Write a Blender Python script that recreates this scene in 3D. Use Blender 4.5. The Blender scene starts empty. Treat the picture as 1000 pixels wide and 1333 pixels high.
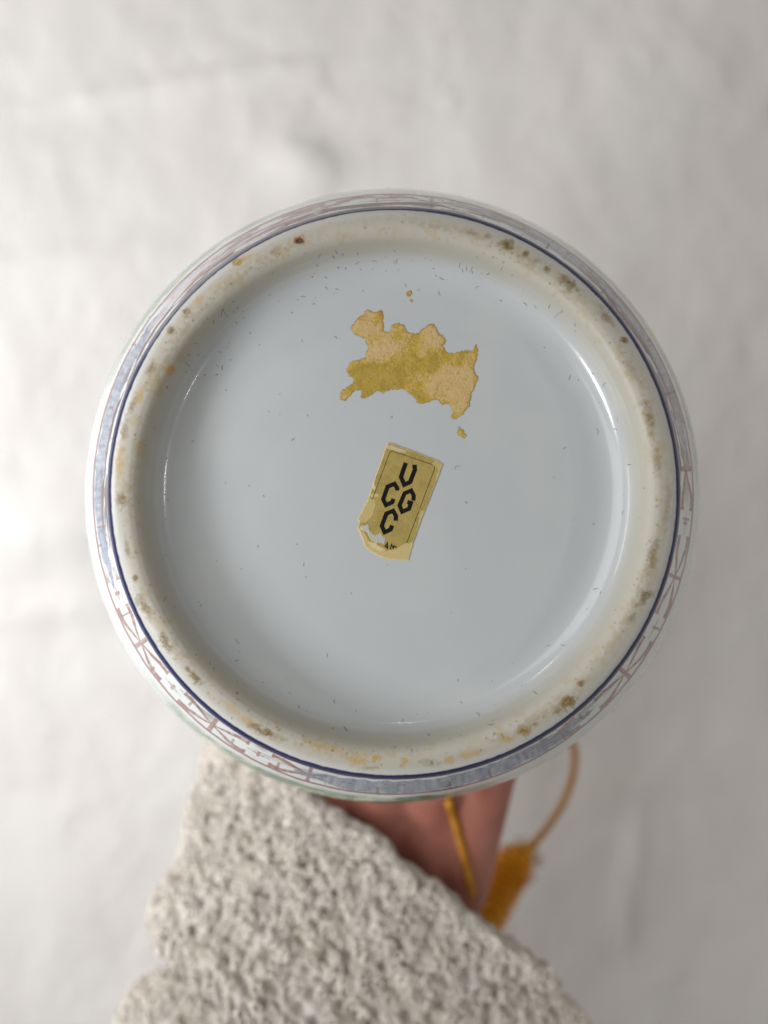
import bpy, bmesh, math, random
import numpy as np
from mathutils import Vector
from mathutils.bvhtree import BVHTree

random.seed(7); rng = np.random.default_rng(7)
S = bpy.context.scene
COL = S.collection

# ------------------------------------------------------------------ camera
H = 0.48                      # lens height above the cloth (m)
FPX = 950.0                   # focal length in photo pixels (1000 wide)
cam = bpy.data.cameras.new('camera'); camo = bpy.data.objects.new('camera', cam); COL.objects.link(camo)
camo.location = (0, 0, H); camo.rotation_euler = (0, 0, 0)
cam.sensor_fit = 'HORIZONTAL'; cam.sensor_width = 36; cam.lens = 36 * FPX / 1000
cam.clip_start = 0.005; cam.clip_end = 50
cam.dof.use_dof = True; cam.dof.focus_distance = 0.177; cam.dof.aperture_fstop = cam.lens / 5.6
S.camera = camo

# ------------------------------------------------------------------ light
W = bpy.data.worlds.new('World'); S.world = W; W.use_nodes = True
bg = W.node_tree.nodes['Background']; bg.inputs[0].default_value = (1.0, 0.955, 0.90, 1); bg.inputs[1].default_value = 0.235

def area(name, loc, target, sx, sy, power, color):
    l = bpy.data.lights.new(name, 'AREA'); l.shape = 'RECTANGLE'; l.size = sx; l.size_y = sy
    l.energy = power; l.color = color
    o = bpy.data.objects.new(name, l); COL.objects.link(o); o.location = loc
    d = Vector(target) - Vector(loc); o.rotation_euler = d.to_track_quat('-Z', 'Y').to_euler()
    return o
def polar(az, el, dist, c=(0, 0, 0.2)):
    a, e = math.radians(az), math.radians(el)
    return (c[0] + dist*math.cos(e)*math.cos(a), c[1] + dist*math.cos(e)*math.sin(a), c[2] + dist*math.sin(e))
area('window_light', (-0.35, -0.16, 0.50), (-0.24, 0.10, 0.02), 0.12, 0.13, 1.55, (0.96, 0.98, 1.0))
area('low_fill', (-0.68, 0.10, 0.30), (-0.2, 0.10, 0.0), 0.32, 0.22, 2.0, (0.98, 0.985, 1.0))  # added fill lamp, no real window: brightens the left cloth, spares the jar base
area('skylight', (-0.68, 0.20, 1.20), (-0.1, 0.04, 0.15), 0.85, 0.85, 5.4, (1.0, 0.985, 0.965))
area('side_lamp', polar(-1, 36, 1.3), (0, 0, 0.25), 0.17, 0.04, 1.0, (1.0, 0.98, 0.95))
area('corner_lamp', polar(-26, 36, 1.4), (0, 0, 0.25), 0.13, 0.03, 0.6, (1.0, 0.98, 0.95))
area('ceiling_lamp', polar(129, 22, 1.5), (0, 0, 0.25), 0.15, 0.04, 0.8, (1.0, 0.96, 0.9))
area('far_lamp', polar(92, 30, 1.6), (0, 0, 0.25), 0.10, 0.03, 0.5, (1.0, 0.97, 0.93))
S.view_settings.view_transform = 'Standard'; S.view_settings.look = 'None'
S.view_settings.exposure = 0.0; S.view_settings.gamma = 1.0
S.cycles.use_denoising = True
S.cycles.max_bounces = 8

# ------------------------------------------------------------------ helpers
def lin(r, g, b):
    f = lambda c: (c/255)/12.92 if c/255 <= 0.04045 else ((c/255 + 0.055)/1.055)**2.4
    return np.array([f(r), f(g), f(b)])
def P(x, y, d):               # a photo direction at a real depth below the lens
    return Vector(((x - 500)/FPX*d, -(y - 666.5)/FPX*d, H - d))
def hash2(ix, iy, s):
    h = (ix.astype(np.int64)*374761393 + iy.astype(np.int64)*668265263 + s*974634777) & 0xffffffff
    h = ((h ^ (h >> 13))*1274126177) & 0xffffffff
    return ((h ^ (h >> 16)) & 0xffff)/65535.0
def vnoise(x, y, s=0, px=None):
    x = np.asarray(x, float); y = np.asarray(y, float)
    ix = np.floor(x); iy = np.floor(y); fx = x-ix; fy = y-iy
    fx = fx*fx*(3-2*fx); fy = fy*fy*(3-2*fy)
    w = (lambda q: np.mod(q, px)) if px else (lambda q: q)
    a = hash2(w(ix), iy, s); b = hash2(w(ix+1), iy, s); c = hash2(w(ix), iy+1, s); d = hash2(w(ix+1), iy+1, s)
    return (a*(1-fx)+b*fx)*(1-fy) + (c*(1-fx)+d*fx)*fy
def fbm(x, y, s=0, o=4, px=None):
    v = 0; a = 0.5; t = 0
    for k in range(o):
        v = v + a*vnoise(x*2**k, y*2**k, s+k*17, px*2**k if px else None); t += a; a *= 0.5
    return v/t
def sstep(a, b, x):
    t = np.clip((x-a)/(b-a), 0, 1); return t*t*(3-2*t)
def catmull(pts, n):
    pts = np.asarray(pts, float); q = np.vstack([2*pts[0]-pts[1], pts, 2*pts[-1]-pts[-2]])
    out = []
    for i in range(1, len(q)-2):
        p0, p1, p2, p3 = q[i-1], q[i], q[i+1], q[i+2]
        t = np.linspace(0, 1, n, endpoint=False)[:, None]
        out.append(0.5*((2*p1)+(-p0+p2)*t+(2*p0-5*p1+4*p2-p3)*t**2+(-p0+3*p1-3*p2+p3)*t**3))
    out.append(q[-2][None]); return np.vstack(out)
def np_mesh(name, verts, quads, mat, parent=None, col=None, smooth=True, normals=None, extra=None):
    me = bpy.data.meshes.new(name)
    verts = np.asarray(verts, np.float32).reshape(-1, 3); quads = np.asarray(quads, np.int32)
    k = quads.shape[1]
    me.vertices.add(len(verts)); me.vertices.foreach_set('co', verts.ravel())
    me.loops.add(quads.size); me.loops.foreach_set('vertex_index', quads.ravel())
    me.polygons.add(len(quads)); me.polygons.foreach_set('loop_start', np.arange(len(quads), dtype=np.int32)*k)
    me.update(calc_edges=True)
    me.polygons.foreach_set('use_smooth', np.full(len(quads), smooth))
    for nm, arr in ([('Col', col)] if col is not None else []) + list((extra or {}).items()):
        arr = np.asarray(arr, np.float32)
        if arr.ndim == 1:
            a = me.attributes.new(nm, 'FLOAT', 'POINT'); a.data.foreach_set('value', arr)
        else:
            c4 = np.ones((len(verts), 4), np.float32); c4[:, :3] = arr.reshape(-1, 3)
            a = me.attributes.new(nm, 'FLOAT_COLOR', 'POINT'); a.data.foreach_set('color', c4.ravel())
    me.materials.append(mat)
    if normals is not None: me.normals_split_custom_set_from_vertices(np.asarray(normals, np.float32).reshape(-1, 3))
    o = bpy.data.objects.new(name, me); COL.objects.link(o)
    if parent is not None: o.parent = parent
    return o
def grid_quads(nr, nc, wrap):
    i = np.arange(nr-1)[:, None]; j = np.arange(nc if wrap else nc-1)[None]
    j2 = (j+1) % nc
    return np.stack([i*nc+j, i*nc+j2, (i+1)*nc+j2, (i+1)*nc+j], -1).reshape(-1, 4)
def empty(name, label, cat, loc=(0, 0, 0)):
    o = bpy.data.objects.new(name, None); COL.objects.link(o); o.location = loc; o.empty_display_size = 0.02
    o['label'] = label; o['category'] = cat
    return o
def unparent_loc(o, root):    # keep world coordinates although the root stands elsewhere
    o.parent = root; o.location = Vector(o.location) - Vector(root.location)

def mat(name, base=(0.8, 0.8, 0.8), rough=0.5, attr=None, rattr=None, spec=0.5, bump=None, coat=0, sss=None, sheen=0, tint=None):
    m = bpy.data.materials.new(name); m.use_nodes = True; nt = m.node_tree; N = nt.nodes; L = nt.links
    b = N['Principled BSDF']; b.inputs['Base Color'].default_value = (*base, 1); b.inputs['Roughness'].default_value = rough
    b.inputs['Specular IOR Level'].default_value = spec; b.inputs['Coat Weight'].default_value = coat
    b.inputs['Coat Roughness'].default_value = 0.04
    if sheen: b.inputs['Sheen Weight'].default_value = sheen; b.inputs['Sheen Roughness'].default_value = 0.6
    if sss:
        b.inputs['Subsurface Weight'].default_value = sss[0]; b.inputs['Subsurface Radius'].default_value = sss[1]
        b.inputs['Subsurface Scale'].default_value = sss[2]
    src = None
    if attr:
        a = N.new('ShaderNodeAttribute'); a.attribute_name = attr; src = a.outputs['Color']; L.new(src, b.inputs['Base Color'])
    if tint:                   # (scale, amount, colour): mottled variation of the base colour
        tc = N.new('ShaderNodeTexCoord'); n = N.new('ShaderNodeTexNoise'); n.inputs['Scale'].default_value = tint[0]; n.inputs['Detail'].default_value = 5
        L.new(tc.outputs['Object'], n.inputs['Vector'])
        r = N.new('ShaderNodeMapRange'); r.inputs['From Min'].default_value = 0.35; r.inputs['From Max'].default_value = 0.7
        r.inputs['To Max'].default_value = tint[1]; L.new(n.outputs['Fac'], r.inputs['Value'])
        mx = N.new('ShaderNodeMix'); mx.data_type = 'RGBA'; L.new(r.outputs['Result'], mx.inputs['Factor'])
        if src: L.new(src, mx.inputs['A'])
        else: mx.inputs['A'].default_value = (*base, 1)
        mx.inputs['B'].default_value = (*tint[2], 1); L.new(mx.outputs['Result'], b.inputs['Base Color'])
    if rattr:
        a = N.new('ShaderNodeAttribute'); a.attribute_name = rattr; L.new(a.outputs['Fac'], b.inputs['Roughness'])
    if bump:
        prev = None
        for (sc, strength, dist) in bump:
            tc = N.new('ShaderNodeTexCoord'); n = N.new('ShaderNodeTexNoise'); n.inputs['Scale'].default_value = sc; n.inputs['Detail'].default_value = 4
            L.new(tc.outputs['Object'], n.inputs['Vector'])
            bu = N.new('ShaderNodeBump'); bu.inputs['Strength'].default_value = strength; bu.inputs['Distance'].default_value = dist
            L.new(n.outputs['Fac'], bu.inputs['Height'])
            if prev: L.new(prev, bu.inputs['Normal'])
            prev = bu.outputs['Normal']
        L.new(prev, b.inputs['Normal'])
    return m

# ------------------------------------------------------------------ white cloth under everything
def cloth():
    n = 620; xs = np.linspace(-0.75, 0.75, n); ys = np.linspace(-0.85, 0.85, n)
    X, Y = np.meshgrid(xs, ys)
    px = X/0.48*FPX + 500; py = -Y/0.48*FPX + 666.5
    Z = 0.014*(fbm(X*5+3, Y*5+9, 3, 3)-0.5) + 0.0075*(fbm(X*16+3, Y*13, 5, 3)-0.5) + 0.0028*(fbm(X*45, Y*38, 6, 2)-0.5) + 0.0010*(fbm(X*110, Y*95, 7, 2)-0.5)
    rot = X*0.35 + Y*0.94
    Z += 0.0022*(fbm(X*6+rot*3, rot*30, 8, 3)-0.5)*sstep(0.35, 0.7, fbm(X*6, Y*6, 21, 2))
    def bump(x, y, sx, sy, h, a=0):
        a = math.radians(a); u = (px-x)*math.cos(a)+(py-y)*math.sin(a); v = -(px-x)*math.sin(a)+(py-y)*math.cos(a)
        return 1.9*h*np.exp(-(u/sx)**2-(v/sy)**2)
    Z += bump(392, 205, 45, 30, 0.005, 20) + bump(70, 690, 110, 50, 0.007, -10) + bump(105, 115, 14, 9, 0.0012) + bump(362, 78, 14, 8, 0.001)
    Z += bump(40, 800, 120, 22, 0.003, -5) + bump(60, 335, 160, 25, 0.0025, -6) + bump(250, 95, 230, 16, 0.0018, -8)
    Z += bump(835, 1120, 16, 60, 0.0022, 6) + bump(820, 1210, 14, 55, 0.002, -4) + bump(800, 1020, 40, 50, 0.002)
    for (x, y) in [(868, 1282), (892, 1281), (905, 1303), (930, 1300), (952, 1298), (975, 1290), (790, 1315), (770, 1290)]:
        Z += bump(x, y, 7, 5, 0.0009, 30)
    Z -= 0.012
    m = mat('cloth_weave', lin(246, 243, 239), 0.75, spec=0.25, sheen=0.15, tint=(14, .5, lin(240, 233, 228)))
    nt = m.node_tree; N = nt.nodes; L = nt.links; b = N['Principled BSDF']
    tc = N.new('ShaderNodeTexCoord'); bumps = []
    for dr in ('X', 'Y'):
        w = N.new('ShaderNodeTexWave'); w.bands_direction = dr; w.inputs['Scale'].default_value = 330; w.inputs['Distortion'].default_value = 1.2
        w.inputs['Detail'].default_value = 2; w.inputs['Detail Scale'].default_value = 3; L.new(tc.outputs['Object'], w.inputs['Vector']); bumps.append(w)
    ad = N.new('ShaderNodeMath'); ad.operation = 'ADD'; L.new(bumps[0].outputs['Fac'], ad.inputs[0]); L.new(bumps[1].outputs['Fac'], ad.inputs[1])
    no = N.new('ShaderNodeTexNoise'); no.inputs['Scale'].default_value = 260; no.inputs['Detail'].default_value = 4; L.new(tc.outputs['Object'], no.inputs['Vector'])
    ad2 = N.new('ShaderNodeMath'); ad2.operation = 'ADD'; L.new(ad.outputs[0], ad2.inputs[0]); L.new(no.outputs['Fac'], ad2.inputs[1])
    bu = N.new('ShaderNodeBump'); bu.inputs['Strength'].default_value = 0.6; bu.inputs['Distance'].default_value = 0.0006
    L.new(ad2.outputs[0], bu.inputs['Height']); L.new(bu.outputs['Normal'], b.inputs['Normal'])
    o = np_mesh('white_cloth', np.stack([X, Y, Z], -1), grid_quads(n, n, False), m)
    o['kind'] = 'structure'
cloth()

# ------------------------------------------------------------------ porcelain jar, held upside down
DF = 0.17                                             # depth of its foot below the lens
AX = Vector((0.00233, 0.00456, 0)); ZF = H - DF       # axis and height of the foot
jar = empty('porcelain_jar', 'upside-down white porcelain jar, glazed base with gold sticker and painted red and blue band', 'jar', (AX.x, AX.y, ZF))
ctrl = [(0, .0106), (60, .0106), (120, .0108), (180, .0110), (225, .0111), (250, .0110), (270, .0108), (285, .0102), (295, .0094), (303, .0084), (312, .0068), (319, .0048), (325, .0030), (331, .0015), (337, .0006), (342, .0002),
        (348, 0), (357, .0002), (365, .0009), (371.5, .0026), (375, .0050), (380, .0085), (386, .0128), (392, .0180), (396, .0235), (399, .030), (400, .038), (397.5, .048)]
rt = [(p*(DF+t)/FPX, t) for p, t in ctrl]
rt += [(.0945, .062), (.0965, .076), (.0955, .092), (.0900, .110), (.0790, .127), (.0640, .139), (.0545, .145), (.0515, .151), (.0520, .160), (.0515, .1635), (.0495, .1645),
       (.0475, .163), (.0472, .151), (.060, .137), (.075, .124), (.086, .108), (.091, .09), (.0905, .07), (.085, .048), (.070, .028), (.056, .0195), (.03, .0180), (0.0, .0178)]
dense = catmull(rt, 120)
seg = np.r_[0, np.cumsum(np.hypot(*np.diff(dense, axis=0).T))]
pd = dense[:, 0]*FPX/(DF+dense[:, 1])
i_in = np.argmax(pd > 322); i_out = np.argmax(pd > 369.2)
i_vis = np.argmax(dense[:, 1] > 0.047); i_cov = np.argmax(pd > 255)
def rows(a, b, step):
    n = max(2, int(round((seg[b]-seg[a])/step))+1); s = np.linspace(seg[a], seg[b], n)
    return s
NT = 1800; TH = np.arange(NT)/NT*2*np.pi; THD = np.degrees(TH)
rad_s = 0.5*(np.diff(dense[:, 0])); tang = np.gradient(dense, axis=0)
tang /= np.maximum(np.linalg.norm(tang, axis=1), 1e-12)[:, None]
nr_ = np.stack([tang[:, 1], tang[:, 0]], 1)           # (radial, up) outward normal of the profile
for k in range(2):                                    # checked below: floor must face up
    pass
def lathe(s):
    r = np.interp(s, seg, dense[:, 0]); t = np.interp(s, seg, dense[:, 1])
    n0 = np.interp(s, seg, nr_[:, 0]); n1 = np.interp(s, seg, nr_[:, 1])
    c, sn = np.cos(TH)[None], np.sin(TH)[None]
    V = np.stack([r[:, None]*c, r[:, None]*sn, np.repeat(-t[:, None], NT, 1)], -1)
    Nn = np.stack([n0[:, None]*c, n0[:, None]*sn, np.repeat(n1[:, None], NT, 1)], -1)
    p = r*FPX/(DF+t)
    return V, Nn, p, t
# pixel of the photo that a jar point stands at, used to lay stains where they are on the china
def pix(V):
    d = DF - V[..., 2]
    return (V[..., 0]+AX.x)/d*FPX + 500, -(V[..., 1]+AX.y)/d*FPX + 666.5

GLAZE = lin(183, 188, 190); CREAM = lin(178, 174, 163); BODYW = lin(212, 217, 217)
def mixc(C, col, a): return C*(1-a[..., None]) + np.asarray(col)*a[..., None]

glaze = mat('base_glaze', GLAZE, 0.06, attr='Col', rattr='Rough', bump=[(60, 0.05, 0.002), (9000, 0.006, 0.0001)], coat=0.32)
bodyglaze = mat('painted_glaze', BODYW, 0.14, attr='Col', spec=0.22, bump=[(140, 0.05, 0.001)])

# base: flat floor and concave cove
s = np.r_[np.linspace(0, seg[i_cov], 60)[:-1], rows(i_cov, i_in, 0.0003)]
V, Nn, p, t = lathe(s); X, Y = pix(V)
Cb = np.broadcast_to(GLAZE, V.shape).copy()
Cb = mixc(Cb, CREAM, 1.0*sstep(298, 323, p)[:, None]*np.ones(NT)[None])
Cb = mixc(Cb, lin(205, 206, 205), 0.15*sstep(0.4, 0.8, fbm(X/70, Y/70, 4, 4)))
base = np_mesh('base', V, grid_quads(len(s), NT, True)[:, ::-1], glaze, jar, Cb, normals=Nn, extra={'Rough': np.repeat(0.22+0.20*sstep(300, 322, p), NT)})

# foot ring: worn cream rim with stains
s = rows(i_in, i_out, 0.00022)
V, Nn, p, t = lathe(s); X, Y = pix(V); PP = np.repeat(p[:, None], NT, 1); TT = np.repeat(THD[None], len(s), 0)
Cf = np.broadcast_to(CREAM, V.shape).copy()
mott = fbm(TT/360*240, PP/9, 31, 4, px=240)
Cf = mixc(Cf, lin(152, 138, 104), 0.45*sstep(.35, .6, fbm(X/5, Y/5, 33, 3))*sstep(335, 342, PP)*(1-sstep(350, 358, PP))*sstep(.42, .62, fbm(TT/360*40, PP/40, 35, 2, px=40)))
Cf = mixc(Cf, lin(172, 158, 122), 0.5*sstep(0.5, 0.8, mott)*sstep(322, 336, PP)*(1-sstep(356, 366, PP)))
Cf = mixc(Cf, lin(206, 209, 210), 0.5*sstep(357, 367, PP))
fine = fbm(X/3.2, Y/3.2, 77, 3); med = fbm(X/9, Y/9, 78, 3)
def stain(x, y, rx, ry, ang, colr, amt, ragged=1.0):
    global Cf
    a = math.radians(ang); u = (X-x)*math.cos(a)+(Y-y)*math.sin(a); v = -(X-x)*math.sin(a)+(Y-y)*math.cos(a)
    d = np.sqrt((u/rx)**2+(v/ry)**2) + ragged*(1.5*(fine-0.5)+1.3*(med-0.5))
    Cf = mixc(Cf, lin(*colr), np.clip(amt*1.05*(1-sstep(0.25, 1.2, d))*(.6+.75*sstep(.3, .6, fine)), 0, 1))
OL = (112, 96, 52); BR = (120, 100, 64); YE = (176, 142, 66)
for a in [(661, 319, 10, 9, 20, OL, .9), (684, 330, 7, 6, 0, OL, .75), (635, 308, 6, 5, 0, BR, .6), (612, 303, 9, 4, 10, BR, .5), (713, 350, 7, 5, 30, BR, .7), (741, 369, 17, 8, 42, OL, .8),
          (700, 340, 8, 4, 20, BR, .4), (790, 412, 16, 6, 55, BR, .55), (812, 443, 6, 6, 0, OL, .85), (846, 545, 30, 7, 76, BR, .55), (855, 600, 20, 6, 85, BR, .4), (820, 480, 26, 9, 60, BR, .3),
          (868, 660, 40, 6, 95, BR, .35), (850, 722, 24, 8, 105, BR, .65), (841, 777, 12, 6, 118, OL, .8), (829, 788, 4, 4, 0, OL, .7), (822, 805, 10, 6, 120, BR, .4),
          (739, 914, 20, 8, -35, (122, 98, 34), .98), (757, 889, 7, 6, 0, (112, 92, 36), .9), (683, 951, 10, 8, 0, (140, 112, 48), .85), (658, 963, 12, 5, -10, YE, .6), (698, 942, 5, 4, 0, BR, .6),
          (610, 982, 30, 5, -15, YE, .4), (490, 986, 9, 6, 0, YE, .9), (468, 990, 22, 7, 5, YE, .6), (527, 991, 6, 9, 0, YE, .65), (588, 989, 9, 6, 0, YE, .6), (560, 993, 14, 6, 0, BR, .4), (430, 975, 40, 8, 14, YE, .35),
          (480, 1000, 14, 4, 0, BR, .5), (350, 955, 22, 7, 30, BR, .8), (320, 937, 14, 6, 35, YE, .5), (335, 945, 8, 5, 0, BR, .6), (256, 884, 16, 6, 48, BR, .85), (245, 872, 8, 4, 50, BR, .6), (300, 920, 12, 6, 40, YE, .35),
          (216, 838, 18, 7, 60, BR, .9), (186, 788, 26, 8, 68, BR, .75), (176, 753, 4, 5, 0, OL, .95), (165, 712, 14, 4, 78, BR, .7), (157, 650, 12, 7, 85, BR, .75), (156, 600, 40, 7, 95, YE, .45),
          (162, 560, 22, 6, 100, BR, .6), (172, 530, 20, 5, 105, BR, .5), (182, 515, 14, 5, 112, YE, .6), (197, 478, 12, 6, 118, BR, .75), (222, 431, 7, 7, 0, OL, .85), (243, 405, 7, 7, 0, OL, .75), (258, 391, 10, 5, 140, YE, .45),
          (310, 341, 8, 6, 0, (150, 126, 66), .75), (322, 335, 16, 6, -25, YE, .4), (357, 326, 10, 5, -20, BR, .45), (221, 482, 6, 7, 0, (190, 140, 40), .95), (182, 585, 9, 16, 5, YE, .45), (208, 505, 8, 14, 20, YE, .3), (235, 465, 9, 10, 0, YE, .25),
          (389, 311, 7.5, 6.5, 0, (150, 90, 40), .95), (389.5, 313, 5.2, 4.2, 0, (48, 26, 14), 1)]:
    stain(*a)
for k in range(260):                                  # small dirt grains along the worn ridge
    an = rng.uniform(0, 360); pr = rng.normal(346, 8); d = DF
    gx = 513 + pr*math.cos(math.radians(an)); gy = 641 - pr*math.sin(math.radians(an))
    m_ = (np.abs(X-gx) < 6) & (np.abs(Y-gy) < 6)
    rr = rng.uniform(0.8, 2.2); dd = np.hypot(X-gx, Y-gy)/rr
    Cf = np.where(m_[..., None], mixc(Cf, lin(120, 108, 80), (1-sstep(0.3, 1.2, dd))*rng.uniform(.25, .8)), Cf)
navy_in = sstep(367.0, 368.6, PP + 0.8*(fbm(TT/360*300, PP*0, 5, 2, px=300)-0.5))
NAVY = lin(16, 20, 74)
Cf = mixc(Cf, NAVY, navy_in)
foot_mat = mat('foot_glaze', CREAM, 0.42, attr='Col', spec=0.3, bump=[(900, 0.15, 0.0004), (120, 0.06, 0.001)])
foot = np_mesh('foot_ring', V, grid_quads(len(s), NT, True)[:, ::-1], foot_mat, jar, Cf, normals=Nn)

# outer wall, shoulder, mouth and inside: painted decoration
s = np.r_[rows(i_out, i_vis, 0.00028)[:-1], rows(i_vis, len(dense)-1, 0.0022)]
V, Nn, p, t = lathe(s); PP = np.repeat(p[:, None], NT, 1); TT = np.repeat(THD[None], len(s), 0); Tm = np.repeat(t[:, None], NT, 1)
Tm = np.where(np.arange(len(s))[:, None] > np.argmax(s > seg[np.argmax((dense[:, 1] > .164))]), 0.2, Tm)   # inside of the jar
vis = Tm < 0.047
C = np.broadcast_to(BODYW, V.shape).copy()
v = (PP-373.5)/(390.5-373.5)
RED = lin(134, 76, 66); DRED = lin(84, 42, 38); BLUE = lin(114, 127, 152); LIL = lin(188, 180, 188); GRN = lin(88, 132, 104)
band = vis & (v > 0) & (v < 1)
def sect(a, b, soft=4):                               # 1 inside the angular section a..b
    c = (a+b)/2; h = (b-a)/2; d = np.abs((TT-c+180) % 360-180)
    return 1-sstep(h-soft, h+soft, d)
wob = fbm(TT/360*180, PP/30, 12, 3, px=180)-0.5
wob2 = fbm(TT/360*500, PP/8, 14, 3, px=500)
# red fretwork: crossings every 21.3 degrees, a small cross in each diamond
fret = np.maximum(np.maximum(sect(196, 257, 2), sect(300, 368, 2)), 0.55*sect(75, 118, 3))
for (c0) in (210.6,):
    u = ((np.where(TT > 290, TT-343.5, np.where(TT < 60, TT+360-343.5, TT-210.6))/21.35)+0.5) % 1-0.5
    au = np.abs(u)
    vv = np.abs(v-0.5+0.08*wob)
    arm = 0.42*np.clip(au/0.26, 0, 1)
    thick = np.where(au < 0.38, 0.045+.07*np.clip(au/.2, 0, 1), 0.0)
    wgt = sstep(0.02, -0.05, np.abs(vv-arm*0.82)-thick)*(au < 0.385)
    wgt = np.maximum(wgt, 0.9*(au < 0.022)*(vv < 0.5))
    wgt = np.maximum(wgt, 0.85*(au > 0.484)*(vv < 0.17))
    wgt = np.maximum(wgt, 0.6*(au > 0.44)*(vv < 0.05))
    wgt = np.maximum(wgt, 0.45*(au > 0.38)*(vv < 0.028))
    wgt = np.maximum(wgt, 0.8*(np.abs(au-0.37) < 0.012)*(vv > 0.2)*(vv < 0.5))
wash = 0.55+0.6*(wob2-0.3)
C = mixc(C, RED, np.clip(wgt*fret*wash*1.25, 0, 0.9)*band)
# blue washed clouds
def cloud(a, b, colr, amt, lo=0.12, hi=0.86, tip=8):
    global C
    c = (a+b)/2; h = (b-a)/2; d = np.abs((TT-c+180) % 360-180)
    taper = np.clip((h-d)/tip, 0, 1)**0.6
    mid = (lo+hi)/2; half = (hi-lo)/2*taper
    m_ = sstep(0.06, -0.06, np.abs(v-mid+0.25*wob)-half)*(taper > 0)
    C = mixc(C, colr, np.clip(amt*m_*(0.75+0.6*(wob2-0.4)), 0, 1)*band)
cloud(140, 199, BLUE, 1.0, .2, .92, 14); cloud(250, 313, lin(112, 124, 146), 1.0, .1, .92, 12); cloud(4, 80, lin(136, 146, 160), .9, .3, .98, 14); cloud(110, 146, LIL, .8, .1, .9, 10)
# dragged brown-red strokes along the inner side
streak = fbm(TT/360*46, v*5, 55, 3, px=46)
zone = np.maximum.reduce([sect(138, 190, 4), 0.9*sect(60, 120, 6), sect(3, 50, 6), 0.8*sect(110, 140, 4), .45*sect(225, 262, 4), .4*sect(296, 320, 4)])
C = mixc(C, DRED, np.clip(1.25*sstep(0.46, 0.64, streak)*zone*(1-sstep(0.2, 0.6, v)), 0, .92)*band)
C = mixc(C, lin(150, 120, 116), np.clip(.85*sstep(0.5, 0.64, fbm(TT/360*60, v*7, 58, 3, px=60))*np.maximum(sect(60, 145, 6), sect(0, 50, 5)), 0, .8)*band)
# dark outlines inside the clouds
ink = np.abs(fbm(TT/360*120, v*3.2, 61, 3, px=120)-0.5)
C = mixc(C, lin(88, 92, 110), .55*sstep(.035, .006, ink)*np.maximum.reduce([sect(145, 197, 4), sect(252, 312, 3), sect(6, 110, 4)])*band)
# red line that closes the band, navy line on the foot edge
C = mixc(C, lin(120, 60, 52), .9*sstep(0.085, 0.03, np.abs(v-1+0.05*wob))*vis)
navy = sstep(1.0, 0.2, np.abs(PP-370.6+1.0*wob)-2.3)
gap = np.maximum(sect(86, 148, 8)*0.75, 0)
C = mixc(C, NAVY, np.clip(navy*(1-gap*0.5), 0, 1)*(Tm < .01))
C = mixc(C, lin(70, 56, 60), .5*navy*gap*(Tm < .01))
# cross ticks
for a_ in [204.3, 216, 226, 237, 247] + [310, 333, 355] + [150, 163, 186.5, 190, 267, 281, 289, 297, 305, 20, 31, 44, 58, 72]:
    d = np.abs((TT-a_+180) % 360-180)
    lo, hi = sorted(rng.uniform(0.0, 1.1, 2)); hi = max(hi, lo+.3)
    C = mixc(C, lin(118, 74, 66), .7*sstep(.32, .15, d)*((v > lo) & (v < hi))*vis)
# green leaves and sprays beyond the band
out = sstep(1.16, 1.34, v + .22*(fbm(TT/360*90, Tm*60, 71, 3, px=90)-.5)) * (Tm >= 0.015)*(Tm < .15)
leaf = np.maximum.reduce([sect(222, 284, 8), .8*sect(112, 158, 5), .85*sect(4, 55, 6)])
leafn = sstep(.38, .5, fbm(TT/360*70, Tm*120, 81, 3, px=70))
C = mixc(C, GRN, np.clip(out*leaf*(.55+.45*leafn), 0, 1))
far = (Tm > .052) & (Tm < .14)
C = mixc(C, GRN*0.8, .9*sstep(.56, .62, fbm(TT/360*40, Tm*90, 91, 4, px=40))*far)
C = mixc(C, RED, .9*sstep(.66, .7, fbm(TT/360*64, Tm*140, 95, 4, px=64))*far)
C = mixc(C, lin(214, 206, 160), .7*out*leaf*sstep(.63, .7, fbm(TT/360*160, Tm*300, 83, 3, px=160)))
# black pigment specks
for k in range(330):
    q = rng.random()
    a_ = rng.uniform(60, 160) if q < .5 else rng.uniform(0, 60) if q < .65 else rng.uniform(0, 360)
    i0 = rng.integers(6, np.argmax(t > .036)); j0 = int(a_/360*NT); di = 3; dj = 5
    w_ = rng.uniform(.6, 2.6); h_ = rng.uniform(.7, 1.6); am = rng.uniform(.45, .95)
    for ii in range(max(0, i0-di), i0+di+1):
        for jj in range(j0-dj, j0+dj+1):
            dd = math.hypot((ii-i0)/h_, (jj-j0)/w_)
            if dd < 1.2: C[ii, jj % NT] = C[ii, jj % NT]*(1-am*(1-max(0, dd-.5)/.7)) + lin(40, 44, 50)*am*(1-max(0, dd-.5)/.7)
body = np_mesh('body', V, grid_quads(len(s), NT, True)[:, ::-1], bodyglaze, jar, C, normals=Nn)

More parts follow.
